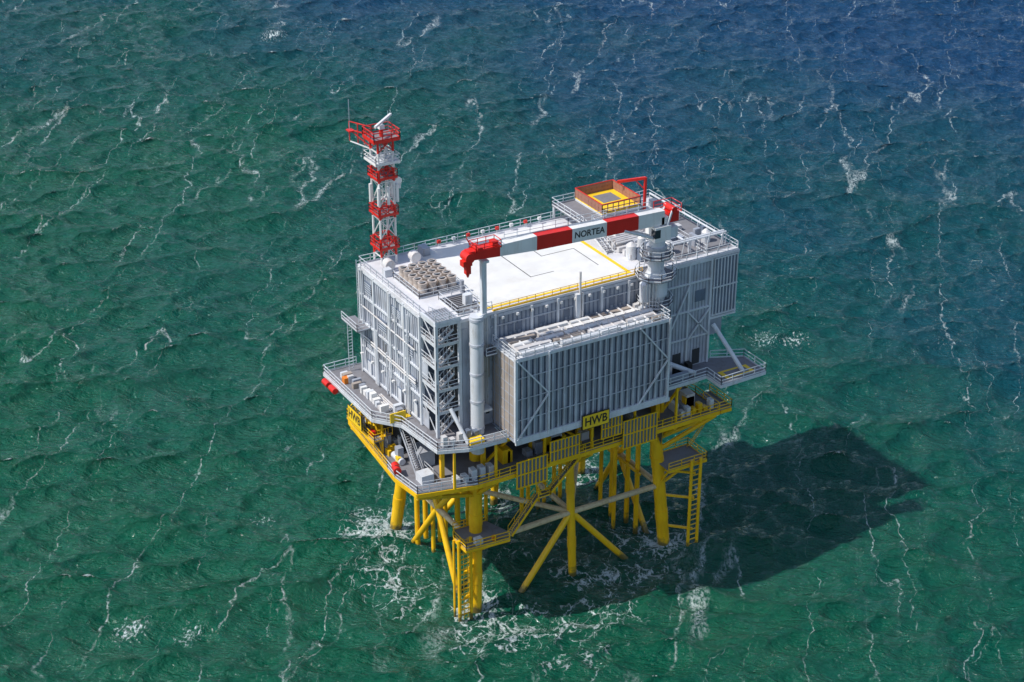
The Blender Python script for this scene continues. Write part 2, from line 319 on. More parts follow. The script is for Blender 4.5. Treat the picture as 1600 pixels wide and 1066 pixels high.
# upper front wall
b.box('wall2',7.65,31,-.04,0,39.3,ZR-.37)
x=8.2
while x<31: b.box('louv',x,x+.14,-.1,0,39.6,ZR-.4); x+=.62
for x in (8,13.2,17,23.5,27.6,30.6): b.box('beam',x,x+.3,-.35,0,39.6,ZR-.36)
b.box('wall',7.6,31,-.2,0,ZR-.8,ZR-.4); b.box('wall',7.6,31,-.15,0,41.2,41.35)
for x in (20.2,20.6): b.cyl('silver',(x,-.5,39.6),(x,-.5,46.0 if x<20.3 else 43),.16,n=10)
b.box('beam',19.6,20.1,-.7,0,39.5,43)
for x0 in (10,11.1,14.6,18.2,25,26.2): b.box('louv',x0,x0+.8,-.09,0,40,41)
for i in range(10): x=9+i*2.1; b.box('white',x,x+.3,-.5,-.1,42.2,42.5)
# cooler box
X0,X1,Y0,Z0,Z1=7.7,30.2,-6.0,28.0,39.5
b.box('louv',X0+.15,X1-.15,Y0+.35,-.01,Z0+.1,Z1-.55)
n=26
for i in range(n+1):
    x=X0+.1+(X1-X0-.2)*i/n; b.beam('wall',(x,Y0+.08,Z0+.1),(x,Y0+.08,Z1-.3),.18 if i%2 else .26,.26)
for i in range(n):
    xa=X0+.1+(X1-X0-.2)*(i+.5)/n; b.box('wall2',xa-.13,xa+.13,Y0+.22,Y0+.34,Z0+.3,Z1-.6)
for z in (Z0+.15,Z1-.3): b.box('beam',X0-.05,X1+.05,Y0-.12,Y0+.2,z-.2,z+.2)
for z in (30.9,33.8,36.7): b.box('wall',X0,X1,Y0-.08,Y0+.0,z-.06,z+.06)
for xa,xb in ((X0+.1,X0+4.6),(X1-4.6,X1-.1)):
    zm=(Z0+Z1)/2
    b.beam('beam',(xa,Y0-.18,Z0+.2),(xb,Y0-.18,zm),.18); b.beam('beam',(xa,Y0-.18,Z1-.3),(xb,Y0-.18,zm),.18)
    b.beam('beam',(xb,Y0-.2,Z0),(xb,Y0-.2,Z1),.22)
for x in (X0,X1): b.beam('beam',(x,Y0,Z0),(x,Y0,Z1),.35)
b.box('beige',X0-.02,X0+.15,Y0+.3,-.35,Z0+.2,Z1-.4)
for i in range(5): b.box('wall2',X0-.08,X0,Y0+.3+i*1.2,Y0+.42+i*1.2,Z0,Z1-.2)
for i in range(8): b.box('wall2',X0-.06,X0,Y0,-.1,Z0+.6+i*1.35,Z0+.68+i*1.35)
for i in range(5): b.box('wall2',X1,X1+.08,Y0+.3+i*1.2,Y0+.42+i*1.2,Z0,Z1-.2)
b.box('beam',X0-.1,X1+.1,Y0-.05,-.01,Z1-.5,Z1-.38)
b.rail('beam',[(X0,-.3,Z1-.2),(X0,Y0,Z1-.2),(X1,Y0,Z1-.2),(X1,-.4,Z1-.2)],t=.07,step=1.3)
b.box('wall2',X0,X1,Y0,-.1,Z0-.35,Z0-.05); b.box('beam',X0-.05,X1+.4,Y0-.15,Y0+.15,Z0-.5,Z0)
for j,(yy,w) in enumerate(((-5.3,.75),(-4.3,.7),(-3.2,.8),(-2.1,.7),(-1.1,.6))):
    x=X0+.6+random.uniform(0,1)
    while x<X1-2:
        l=random.uniform(2.2,5.5); l=min(l,X1-.6-x); k=random.choice(['silver','silver','white','beam','beige'])
        if random.random()<.55: b.cyl(k,(x,yy,Z1+.1),(x+l,yy+random.uniform(-.15,.15),Z1+.1),w*.45,n=12)
        else: b.box(k,x,x+l,yy-w/2,yy+w/2,Z1-.37,Z1+random.uniform(.1,.45))
        x+=l+random.uniform(.1,.6)
for i in range(14):
    x=X0+1+i*1.55; b.cyl('silver',(x,-5.6,Z1+.25),(x,-.6,Z1+.25),.12,n=8)
# right wall truss panel
x=34
while x<41: b.box('wall2',x,x+.1,-.08,0,ZM+.2,ZR-.4); x+=.5
for x in (33.6,37.3,40.8): b.box('beam',x-.15,x+.15,-.2,0,ZM,ZR-.35)
for z in (32,36,40,42.7): b.box('beam',33.4,41,-.17,0,z,z+.25)
b.beam('beam',(33.6,-.25,32),(37.3,-.25,40),.22); b.beam('beam',(37.3,-.25,32),(40.8,-.25,36),.2); b.beam('beam',(40.8,-.25,32),(37.3,-.25,36),.2)
b.box('louv',38.4,40,-.1,0,37.2,38.8)
b.box('dark',35.2,36.4,-.12,0,ZM+.2,30.2); b.box('dark',38.4,39.5,-.12,0,ZM+.2,30.2); b.box('blk',31.5,33.2,-.1,0,ZM+.2,30.4)
b.box('louv',41.3,44.9,-.12,.02,34.8,42.7)
for i in range(8): b.box('beam',41.2+i*.52,41.34+i*.52,-.24,-.1,34.6,42.9)
for z in (34.6,38.6,42.8): b.box('beam',41.1,45.1,-.22,0,z-.1,z+.1)
for i in range(20): b.box('wall2',45,45.08,.5+i,.62+i,34.4,ZR-.4)
# ---- roof
b.box('yfl',7.9,28.9,.95,1.35,ZR+.002,ZR+.02); b.box('yfl',28.4,28.9,1.352,17.2,ZR+.002,ZR+.02); b.box('yfl',7.5,7.89,.95,3.2,ZR+.002,ZR+.02)
for (x0,y0,x1,y1) in ((17,6.2,17.12,15.2),(17.12,15.1,21.6,15.2),(21.5,11.0,21.6,15.1),(21.6,11,26.5,11.1),(26.4,5,26.5,11),(17.12,6.2,20.5,6.3)):
    b.box('blk',x0,x1,y0,y1,ZR+.012,ZR+.02)
b.rail('beam',[(45,.1,ZR),(45,20.8,ZR),(0,20.8,ZR),(0,4,ZR)],t=.07)
b.rail('beam',[(33.5,0,ZR),(45,0,ZR)],t=.07); b.rail('yel',[(8,0.2,ZR),(30,0.2,ZR)],t=.06,step=1.2,h=.8,kick=False); b.box('yel',8,30,.0,.2,ZR+.002,ZR+.2)
b.rail('beam',[(0,0,ZR+.3),(7.8,0,ZR+.3)],t=.07)
b.box('deck',2.0,7.6,7.8,14.4,ZR,ZR+.5); b.rail('beam',[(1.8,7.6,ZR),(7.8,7.6,ZR),(7.8,14.6,ZR),(1.8,14.6,ZR)],closed=True,t=.06)
for i in range(4):
    for j in range(5):
        x=2.75+i*1.37;y=8.5+j*1.3
        b.cyl('fan',(x,y,ZR+.5),(x,y,ZR+1.1),.64,.5,n=16); b.cyl('fan',(x,y,ZR+1.1),(x,y,ZR+1.7),.5,.62,n=16); b.cyl('blk',(x,y,ZR+1.69),(x,y,ZR+1.71),.4,n=16); b.beam('silver',(x-.5,y,ZR+1.74),(x+.5,y,ZR+1.74),.08)
for x,y in ((2.4,17.0),(6.4,17.6)): b.cyl('silver',(x,y-.5,ZR+.9),(x,y+.6,ZR+.9),.7,n=18); b.box('beam',x-.5,x+.5,y-.3,y+.4,ZR,ZR+.5)
b.box('wall2',8.2,9.2,18.6,20.2,ZR,ZR+1.1); b.box('beam',1,2,15.3,16.3,ZR,ZR+1)
b.box('deck',3.8,7.3,1.2,6.2,ZR+.002,ZR+.03); b.rail('beam',[(3.8,1.2,ZR),(7.4,1.2,ZR),(7.4,6.2,ZR),(3.8,6.2,ZR)],closed=True,t=.06)
for i in range(10): b.box('blk',4.0,7.1,1.5+i*.45,1.7+i*.45,ZR+.031,ZR+.06)
b.box('beam',5.8,6.8,3,3.8,ZR,ZR+1.4)
b.cyl('wall2',(7.4,6.8,ZR),(7.4,6.8,ZR+1.6),.28)
for i in range(9):
    x=9+i*2.2; b.box('red' if i%2 else 'white',x,x+.45,20.2,20.5,ZR+.6,ZR+1.0); b.beam('beam',(x+.2,20.35,ZR),(x+.2,20.35,ZR+.7),.08)
def eq(k,x0,x1,y0,y1,z0,z1): b.box(k,x0,x1,y0,y1,ZR+z0,ZR+z1)
b.stair('beam',(29.8,7.2,ZR),(29.8,12.5,ZR+2.0),1.2,'y')
eq('deck',29.2,32.8,13,21,1.85,2.0); b.rail('beam',[(29.2,13,ZR+2),(29.2,21,ZR+2),(32.8,21,ZR+2)],t=.07); b.rail('beam',[(30.6,13,ZR+2),(32.8,13,ZR+2)],t=.07)
for x,y in ((29.4,13.2),(32.6,13.2),(29.4,20.8),(32.6,20.8)): b.beam('beam',(x,y,ZR),(x,y,ZR+1.8),.25)
eq('deck',32,45,1,13.2,.004,.03)
for i in range(5): eq('silver',30.6+i*.02,34.6,9.2-i*1.3,9.7-i*1.3,.3,.8+.15*(i%2))
for i in range(6): b.cyl('silver',(30.8,10.2-i*.55,ZR+1.1),(36,10.2-i*.55,ZR+1.1),.15,n=8)
for x,y,r,h in ((31.2,4.6,.7,1.9),(33.2,5.2,.55,2.3),(36.2,3.6,.7,1.6),(38.2,8.6,.6,2.2),(42.8,4.2,.6,1.4),(40.6,11,.8,1.8)):
    b.cyl('beam',(x,y,ZR),(x,y,ZR+h),r,n=16); b.cyl('silver',(x,y,ZR+h),(x,y,ZR+h+.4),r,r*.3,n=16)
for i in range(34):
    x=random.uniform(31,43.6);y=random.uniform(2,19); w=random.uniform(.4,1.5);d=random.uniform(.4,1.5);h=random.uniform(.4,1.6)
    if 31<x+w/2<41 and 13<y: continue
    eq(random.choice(['beam','wall','white','silver','wall2','louv']),x,x+w,y,y+d,.03,h)
for p,q in (((36,2,ZR+1.9),(44.4,2,ZR+1.9)),((36,2.5,ZR+1.9),(44.4,2.5,ZR+1.9)),((38.5,2,ZR+1.5),(38.5,12.6,ZR+1.5)),((43.9,2,ZR+1.4),(43.9,19,ZR+1.4)),((39,12,ZR+2.1),(44,12,ZR+2.1))):
    b.cyl('beam',p,q,.14,n=8)
    for t in (0,.33,.66,1): c=Vector(p).lerp(Vector(q),t); b.beam('beam',(c.x,c.y,ZR),tuple(c),.1)
b.rail('beam',[(35.6,1,ZR+.02),(35.6,12.6,ZR+.02),(44,12.6,ZR+.02)],t=.06); b.rail('beam',[(40.6,1,ZR+.02),(40.6,12.6,ZR+.02)],t=.06)
for i in range(7): b.cyl('beam',(31+i*2,.8+random.random(),ZR),(31+i*2,.8,ZR+random.uniform(1.5,3.4)),.06,n=6)
HX0,HX1,HY0,HY1,HZ=32.9,39.0,14.2,21.0,45.7
b.box('yfl',HX0,HX1,HY0,HY1,HZ-.15,HZ); b.box('beam',HX0-.1,HX1+.1,HY0-.1,HY1+.1,HZ-.5,HZ-.152); b.box('deck',HX0+2.2,HX1-1,HY0+3,HY1-1,HZ+.002,HZ+.02)
for x in (HX0+.2,HX1-.2):
    for y in (HY0+.2,HY1-.2): b.beam('beam',(x,y,ZR),(x,y,HZ-.5),.3)
for (xa,ya,xb,yb) in ((HX0,HY0,HX1,HY0),(HX0,HY1,HX1,HY1),(HX0,HY0,HX0,HY1),(HX1,HY0,HX1,HY1)):
    b.rail('rust',[(xa,ya,HZ),(xb,yb,HZ)],h=1.2,t=.1,step=.8)
    if not(ya==yb and ya==HY0): b.box('rust',min(xa,xb)-.03,max(xa,xb)+.03,min(ya,yb)-.03,max(ya,yb)+.03,HZ+.15,HZ+1.1)
    b.beam('red',(xa,ya,HZ+1.3),(xb,yb,HZ+1.3),.1)
b.beam('red',(41.4,16.6,ZR),(41.4,16.6,48.4),.32); b.beam('red',(41.4,16.6,48.3),(38.0,18.4,47.8),.3,.36); b.beam('red',(41.4,16.6,46.6),(40.2,17.2,48.0),.15)
b.done(plat,"topside")
# ================================================================== CRANE
cr=empty("pedestal_crane"); b=B()
cx,cy=30.9,-1.5
b.cyl('beam',(cx,cy,28),(cx,cy,48.4),1.05,n=28); b.cyl('beam',(cx,cy,39.8),(cx,cy,41.0),1.1,1.55,n=28); b.cyl('beam',(cx,cy,41.0),(cx,cy,43.2),1.55,n=28); b.cyl('beam',(cx,cy,43.2),(cx,cy,44.2),1.55,1.06,n=28)
b.cyl('wall',(cx,cy,47.2),(cx,cy,47.6),1.35,n=28)
for z,rr in ((43.5,2.6),(46.3,2.1),(39.6,2.3)):
    pts=[(cx+rr*math.cos(t*PI/5),cy+rr*math.sin(t*PI/5)) for t in range(10)]
    b.prism('deck',pts,z-.12,z); b.rail('beam',[(*p,z) for p in pts],closed=True,t=.065,step=1.2)
b.cyl('beam',(cx-2.0,cy-.6,40.6),(cx-2.0,cy-.6,43.0),.7,n=16); b.cyl('beam',(cx-2.0,cy-.6,43),(cx-2.0,cy-.6,43.5),.7,.2,n=16)
for t in range(6): b.cyl('silver',(cx-2.8+t*.5,cy-1.4,39.6),(cx-2.8+t*.5,cy-1.4,43.2),.1,n=8)
b.ladder('beam',(cx,cy-1.25,34),(cx,cy-1.25,46),.5)
b.box('white',cx-1.0,cx+1.4,cy-1.0,cy+1.2,48.4,50.4); b.box('win',cx-1.05,cx-.2,cy-1.03,cy-.2,49.0,50.1); b.box('beam',cx+1.4,cx+2.5,cy-.9,cy+1.0,48.6,50.0)
b.beam('white',(cx-.4,cy,50.3),(cx-.7,cy,51.8),1.0); b.beam('beam',(cx+.9,cy-.8,50.3),(cx+1.7,cy-.8,52.6),.2);b.beam('beam',(cx+.9,cy+.8,50.3),(cx+1.7,cy+.8,52.6),.2)
b.box('red',cx+1.2,cx+2.8,cy-.6,cy+.9,50.6,51.9); b.cyl('red',(cx+1.9,cy-.9,52.3),(cx+1.9,cy+1.1,52.3),.42,n=16); b.box('white',cx+.2,cx+1.2,cy-.6,cy+.9,50.5,51.5)
b.rail('red',[(cx+.2,cy+1.3,51.9),(cx+2.9,cy+1.3,51.9),(cx+2.9,cy-.9,51.9)],t=.07)
seg=[(3.6,7.8,'red'),(7.8,12.9,'white'),(12.9,17.9,'red'),(17.9,22.9,'white'),(22.9,27.6,'red'),(27.6,cx+.6,'white')]
def bz(x): return 52.4-(x-4)*.035
def hh(x): return .55+.38*min(1,max(0,(x-3.6)/9))
for a,c,k in seg:
    v,f=b.g(k); o=len(v)
    for x in (a,c):
        zc=bz(x);h=hh(x)
        v+=[(x,cy-.6,zc-h),(x,cy+.6,zc-h),(x,cy+.6,zc+h),(x,cy-.6,zc+h)]
    f+=[tuple(o+i for i in t) for t in ((0,1,2,3),(7,6,5,4),(0,4,5,1),(1,5,6,2),(2,6,7,3),(3,7,4,0))]
b.rail('beam',[(9,cy+.55,bz(9)+.85),(18,cy+.55,bz(18)+.9)],t=.06); b.rail('beam',[(18,cy+.55,bz(18)+.9),(30,cy+.55,bz(30)+.9)],t=.06)
for k in (-.5,.5): b.cyl('beam',(cx-.6,cy+k,48.8),(25.5,cy+k,50.9),.2,n=12)
b.cyl('red',(3.7,cy-.75,52.2),(3.7,cy+.75,52.2),.62,n=18); b.cyl('red',(5.0,cy-.8,53.0),(5.0,cy+.8,53.0),.4,n=14)
b.box('red',2.9,4.1,cy-.45,cy+.45,51.1,51.8); b.box('red',3.35,4.0,cy-.3,cy+.3,50.0,51.1); b.cyl('red',(3.7,cy,50.0),(3.7,cy,49.5),.28,.1,n=10)
b.rail('red',[(4.4,cy-.85,52.8),(7.8,cy-.85,52.8),(7.8,cy+.85,52.8),(4.4,cy+.85,52.8)],closed=True,t=.07,step=1,h=1.0)
b.beam('red',(4.6,cy+.6,53),(3.9,cy+.6,54.3),.12); b.box('red',6.9,7.6,cy-.5,cy+.5,52.9,53.5)
b.beam('beam',(5.9,cy+.2,43.6),(5.9,cy+.2,51.2),.62); b.beam('beam',(5.9,cy-.6,51.2),(5.9,cy+1.0,51.2),.8,.3); b.beam('beam',(4.9,cy+.3,43.7),(6.1,cy+.2,44.0),.9,.5)
b.beam('beam',(5.9,cy+.8,44),(5.9,cy+3.4,ZR),.22)
b.done(cr,"crane")
text("NORTEA",(20.4,cy-.615,bz(20.4)),(PI/2,math.radians(2.0),0),1.15,'blk',cr,"boom_lettering",.95)
# ================================================================== MAST
ms=empty("lattice_mast"); b=B()
mx,my=3.4,20.0
bands=[(43.3,44.4,'white'),(44.4,47.0,'red'),(47.0,49.6,'white'),(49.6,51.4,'red'),(51.4,54.6,'white'),(54.6,56.4,'red'),(56.4,58.6,'white'),(58.6,60.4,'red')]
hw=1.05
cs=[(-hw,-hw),(hw,-hw),(hw,hw),(-hw,hw)]
for z0,z1,k in bands:
    for c in cs: b.cyl(k,(mx+c[0],my+c[1],z0),(mx+c[0],my+c[1],z1),.15,n=10)
    for i in range(4):
        p,q=cs[i],cs[(i+1)%4]
        b.beam(k,(mx+p[0],my+p[1],z1),(mx+q[0],my+q[1],z1),.12)
        if z1-z0>1.5:
            b.beam(k,(mx+p[0],my+p[1],z0),(mx+q[0],my+q[1],z1),.1)
            if i<2: b.beam(k,(mx+q[0],my+q[1],z0),(mx+p[0],my+p[1],z1),.1)
    b.ladder(k,(mx,my-.2,z0),(mx,my-.2,z1),.45)
for z,k,w in ((45.6,'red',1.4),(50.2,'red',1.4),(55.2,'red',1.4),(57.3,'white',1.7)):
    b.rail(k,[(mx-w,my-w,z),(mx+w,my-w,z),(mx+w,my+w,z),(mx-w,my+w,z)],closed=True,t=.07,step=1,h=1.0)
    b.box('beam' if k=='white' else 'deck',mx-w,mx+w,my-w,my+w,z-.08,z)
    for p,q in (((-w,-w),(w,-w)),((-w,-w),(-w,w)),((w,-w),(w,w))): b.beam(k,(mx+p[0],my+p[1],z-.05),(mx+q[0],my+q[1],z-.05),.08,.22)
for dx,dy in ((-1.3,-1.3),(1.4,-1.2),(0,-1.5),(-1.5,.6),(1.6,.9)):
    b.cyl('white',(mx+dx,my+dy,51.7),(mx+dx,my+dy,54.1),.2,n=12); b.beam('white',(mx+dx,my+dy,52.2),(mx,my,52.2),.1)
b.cyl('white',(mx+1.7,my-.6,54.4),(mx+1.7,my-1.0,54.4),.5,n=16); b.box('beam',mx+1.3,mx+2.0,my-1,my+.1,53.4,54.0)
Zt=60.4
b.prism('deck',[(mx-1.8,my-1.6),(mx+1.8,my-1.6),(mx+1.8,my+1.6),(mx-1.8,my+1.6)],Zt-.02,Zt+.06)
b.rail('red',[(mx-1.8,my-1.6,Zt),(mx+1.8,my-1.6,Zt),(mx+1.8,my+1.6,Zt),(mx-1.8,my+1.6,Zt)],closed=True,t=.1,step=.9)
for (xa,ya,xb,yb) in ((-1.8,-1.6,1.8,-1.6),(-1.8,-1.6,-1.8,1.6),(1.8,-1.6,1.8,1.6)): b.beam('red',(mx+xa,my+ya,Zt-.1),(mx+xb,my+yb,Zt-.1),.1,.4)
b.beam('red',(mx-1,my+1,Zt),(mx-2.4,my+4.2,Zt),.14); b.beam('red',(mx-1,my+1,Zt+1.1),(mx-2.4,my+4.2,Zt+1.1),.1); b.beam('white',(mx-1.1,my+1.1,58.6),(mx-2.4,my+4.0,58.9),.12)
for t in (.3,.6,1): b.beam('red',(mx-1-1.4*t,my+1+3.2*t,58.9),(mx-1-1.4*t,my+1+3.2*t,Zt+1.1),.1)
b.beam('red',(mx-1,my+1,58.8),(mx-2.4,my+4.2,Zt),.1); b.box('red',mx-2.8,mx-2.0,my+3.4,my+4.4,Zt-.1,Zt+.05)
b.cyl('wall2',(mx-2.4,my+4.1,Zt),(mx-2.4,my+4.1,Zt+4.0),.05,n=6); b.cyl('wall2',(mx+1.7,my+1.4,Zt),(mx+1.7,my+1.4,Zt+2.6),.04,n=6)
b.cyl('red',(mx,my,Zt),(mx,my,Zt+1.0),.26,n=12); b.box('white',mx-.35,mx+.35,my-.35,my+.35,Zt+1.0,Zt+1.5)
b.beam('white',(mx-1.3,my-1.0,Zt+1.7),(mx+2.1,my+1.4,Zt+2.1),.28,.3)
b.done(ms,"mast")
# ================================================================== SIGNS
sg=empty("platform_name_sign"); b=B()
b.box('blk',17.1,21.15,-6.42,-6.30,27.1,29.15); b.box('yfl',17.2,21.05,-6.46,-6.41,27.2,29.05)
b.beam('yel',(17.8,-6.3,27.6),(17.8,-6.0,27.8),.15);b.beam('yel',(20.4,-6.3,27.6),(20.4,-6.0,27.8),.15)
b.done(sg,"board"); text("HWB",(19.12,-6.475,28.12),(PI/2,0,0),1.65,'blk',sg,"lettering",.88)
sg=empty("platform_name_sign.001"); b=B()
b.box('blk',-5.32,-5.22,10.7,14.7,25.0,27.15); b.box('yfl',-5.36,-5.31,10.8,14.6,25.1,27.05)
b.beam('yel',(-5.25,11.6,27),(-4.8,11.6,27.4),.12);b.beam('yel',(-5.25,14.1,27),(-4.8,14.1,27.4),.12)
b.done(sg,"board"); text("HWB",(-5.375,12.7,26.07),(PI/2,0,-PI/2),1.65,'blk',sg,"lettering",.88)
# ================================================================== SEA
Nn=1024; dxs=.45; L=Nn*dxs
k1=2*PI*np.fft.fftfreq(Nn,dxs); KP,KQ=np.meshgrid(k1,k1,indexing='ij'); K=np.hypot(KP,KQ); K[0,0]=1e-6
wd=math.radians(9); wx,wy=math.sin(wd),math.cos(wd)
wd2=math.radians(-8); cosf=(KP*math.sin(wd2)+KQ*math.cos(wd2))/K
def spec(lp_,spread):
    kp=2*PI/lp_; return np.exp(-1.25*(kp/K)**2)/K**4*(np.abs(cosf)**spread*.93+.07)*np.exp(-(K*.16)**2)
P=spec(22,4.0)+1.5*spec(9,2.0); P[0,0]=0; P[K<2*PI/60]=0
h0=(rng.normal(size=K.shape)+1j*rng.normal(size=K.shape))*np.sqrt(P)
Hh=np.fft.ifft2(h0).real; sc=.46/Hh.std(); h0=h0*sc; Hh=Hh*sc
DP=np.fft.ifft2(-1j*KP/K*h0).real; DQ=np.fft.ifft2(-1j*KQ/K*h0).real
lam=1.1
gx=lambda A,ax:(np.roll(A,-1,ax)-np.roll(A,1,ax))/(2*dxs)
J=(1-lam*gx(DP,0))*(1-lam*gx(DQ,1))-(lam*gx(DP,1))*(lam*gx(DQ,0))
J2=(1+lam*gx(DP,0))*(1+lam*gx(DQ,1))-(lam*gx(DP,1))*(lam*gx(DQ,0))
if np.corrcoef((J2<np.quantile(J2,.02)).ravel(),Hh.ravel())[0,1] > np.corrcoef((J<np.quantile(J,.02)).ravel(),Hh.ravel())[0,1]: sg_=1;JJ=J2
else: sg_=-1;JJ=J
q1=np.quantile(JJ,.022); q0=np.quantile(JJ,.001); foamJ=np.clip((q1-JJ)/(q1-q0),0,1)
def axis(a,b_):
    inner=np.arange(a,b_+.01,dxs); out=[];s_=dxs;v_=0
    while v_<25000: s_*=1.16; v_+=s_; out.append(v_)
    out=np.array(out); return np.concatenate([inner[0]-out[::-1],inner,inner[-1]+out])
pa=axis(-175,200); qa=axis(-60,312)
PP,QQ=np.meshgrid(pa,qa,indexing='ij')
ip=np.round(PP/dxs).astype(int)%Nn; iq=np.round(QQ/dxs).astype(int)%Nn
dist=np.maximum(np.maximum(-175-PP,PP-200),np.maximum(-60-QQ,QQ-312)); fade=np.clip(1-dist/60,0,1)
px=PP+sg_*lam*DP[ip,iq]*fade; qx=QQ+sg_*lam*DQ[ip,iq]*fade; hz=Hh[ip,iq]*fade
co=np.empty((PP.size,3),np.float32)
co[:,0]=(px*R[0]+qx*F[0]).ravel(); co[:,1]=(px*R[1]+qx*F[1]).ravel(); co[:,2]=hz.ravel()
n0,n1=PP.shape; idx=np.arange(n0*n1,dtype=np.int32).reshape(n0,n1)
quads=np.stack([idx[:-1,:-1],idx[1:,:-1],idx[1:,1:],idx[:-1,1:]],-1).reshape(-1,4)
me=bpy.data.meshes.new("sea"); me.vertices.add(n0*n1); me.vertices.foreach_set('co',co.ravel())
me.loops.add(quads.size); me.loops.foreach_set('vertex_index',quads.ravel()); me.polygons.add(len(quads))
me.polygons.foreach_set('loop_start',np.arange(0,quads.size,4,dtype=np.int32)); me.polygons.foreach_set('loop_total',np.full(len(quads),4,np.int32))
me.polygons.foreach_set('use_smooth',np.ones(len(quads),bool)); me.update(calc_edges=True)
at=me.attributes.new("flow",'FLOAT_VECTOR','POINT')
u_=(PP*wy-QQ*wx); v_=(PP*wx+QQ*wy)
fl=np.stack([u_,v_,np.zeros_like(u_)],-1).astype(np.float32); at.data.foreach_set('vector',fl.ravel())
wxx=(PP*R[0]+QQ*F[0]); wyy=(PP*R[1]+QQ*F[1])
jm=np.zeros_like(PP)
for (t,w,r) in legs[:]:
    d=np.hypot(wxx-w[0],wyy-w[1]); jm=np.maximum(jm,np.clip(1.2-d/4.,0,1)*(.9 if r>.7 else .6))
for x,y,rx,ry,a in ((6,-6,11,7,.42),(15,-9,12,6,.40),(27,-3,12,6,.36),(3,25,6,6,.62),(-1,12,7,12,.34),(35,4,8,7,.36),(20,8,14,12,.2),(10,-16,12,6,.22)):
    jm=np.maximum(jm,a*np.clip(1.3-np.hypot((wxx-x)/rx,(wyy-y)/ry),0,1))
a1=me.attributes.new("foam_jacket",'FLOAT','POINT'); a1.data.foreach_set('value',jm.astype(np.float32).ravel())
cm=foamJ[ip,iq]*fade
for x,y,r,a in ((-35.8,19.7,3.4,.62),(-29.5,14.8,3.4,.55),(87,43.8,4.,.52),(83,246,5,.65),(91,41,3.5,.5),(3.2,26.5,2.6,.7),(-10,35,2.8,.45)):
    cm=np.maximum(cm,a*np.clip(1.25-np.hypot(wxx-x,(wyy-y)*1.3)/r,0,1))
a2=me.attributes.new("foam_crest",'FLOAT','POINT'); a2.data.foreach_set('value',cm.astype(np.float32).ravel())
m,nt,bs=newmat("sea_water"); N=nt.nodes.new; Lk=nt.links.new
def math_(op,a,b_=None,c=None,clamp=False):
    n=N("ShaderNodeMath"); n.operation=op; n.use_clamp=clamp
    for i,v in enumerate((a,b_,c)):
        if v is None: continue
        if isinstance(v,(int,float)): n.inputs[i].default_value=v
        else: Lk(v,n.inputs[i])
    return n.outputs[0]
def attr(nm):
    n=N("ShaderNodeAttribute"); n.attribute_name=nm; return n
fl_=attr("flow").outputs['Vector']
def mapping(sc_,loc=(0,0,0)):
    n=N("ShaderNodeMapping"); n.inputs['Scale'].default_value=sc_; n.inputs['Location'].default_value=loc; Lk(fl_,n.inputs[0]); return n.outputs[0]
def noise(vec,s_=1,det=2,rough=.5,dist_=0.):
    n=N("ShaderNodeTexNoise"); n.inputs['Scale'].default_value=s_; n.inputs['Detail'].default_value=det; n.inputs['Roughness'].default_value=rough; n.inputs['Distortion'].default_value=dist_; Lk(vec,n.inputs['Vector']); return n.outputs[0]
def sstep(v,a,b_):
    n=N("ShaderNodeMapRange"); n.interpolation_type='SMOOTHSTEP'; Lk(v,n.inputs[0]); n.inputs[1].default_value=a; n.inputs[2].default_value=b_; return n.outputs[0]
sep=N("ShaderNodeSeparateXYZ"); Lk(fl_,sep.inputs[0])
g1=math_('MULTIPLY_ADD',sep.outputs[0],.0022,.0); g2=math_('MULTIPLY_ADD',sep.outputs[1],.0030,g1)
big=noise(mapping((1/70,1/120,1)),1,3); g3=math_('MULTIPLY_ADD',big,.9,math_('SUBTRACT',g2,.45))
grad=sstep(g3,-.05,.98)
cr_=N("ShaderNodeValToRGB"); e=cr_.color_ramp.elements; e[0].color=(.001,.078,.042,1); e[1].color=(.006,.046,.118,1); x_=e.new(.45); x_.color=(.002,.062,.064,1)  # green-to-navy base colour: sky-reflection shift painted in, together with water turbidity
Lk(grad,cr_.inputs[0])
wn=noise(mapping((1/12,1/14,1)),1,4,.62); warp=math_('MULTIPLY',math_('SUBTRACT',wn,.5),10.)
def streak(su,sv,off,wid,det):
    cmb=N("ShaderNodeCombineXYZ"); Lk(math_('MULTIPLY',math_('ADD',sep.outputs[0],warp),1/su),cmb.inputs[0]); Lk(math_('MULTIPLY',sep.outputs[1],1/sv),cmb.inputs[1]); cmb.inputs[2].default_value=off
    n=noise(cmb.outputs[0],1,det,.5); d=math_('ABSOLUTE',math_('SUBTRACT',n,.5)); return sstep(d,wid,0.)
pat=noise(mapping((1/6,1/22,1)),1,4,.6); fine=noise(mapping((2.2,1.4,1)),1,4,.75); fine2=noise(mapping((.55,.45,1)),1,3,.7)
s1=math_('MULTIPLY',streak(14,150,3.1,.0062,1.),sstep(pat,.40,.60)); s2=math_('MULTIPLY',streak(8,80,8.7,.006,1),sstep(noise(mapping((1/9,1/22,1),(3,3,0)),1,3,.6),.46,.66))
s3=math_('MULTIPLY',streak(10,100,15.2,.028,1),math_('MULTIPLY',sstep(pat,.44,.64),sstep(fine,.56,.70)))
st=math_('MAXIMUM',math_('MULTIPLY',math_('MAXIMUM',s1,s2),sstep(fine,.42,.58)),math_('MULTIPLY',s3,.6))
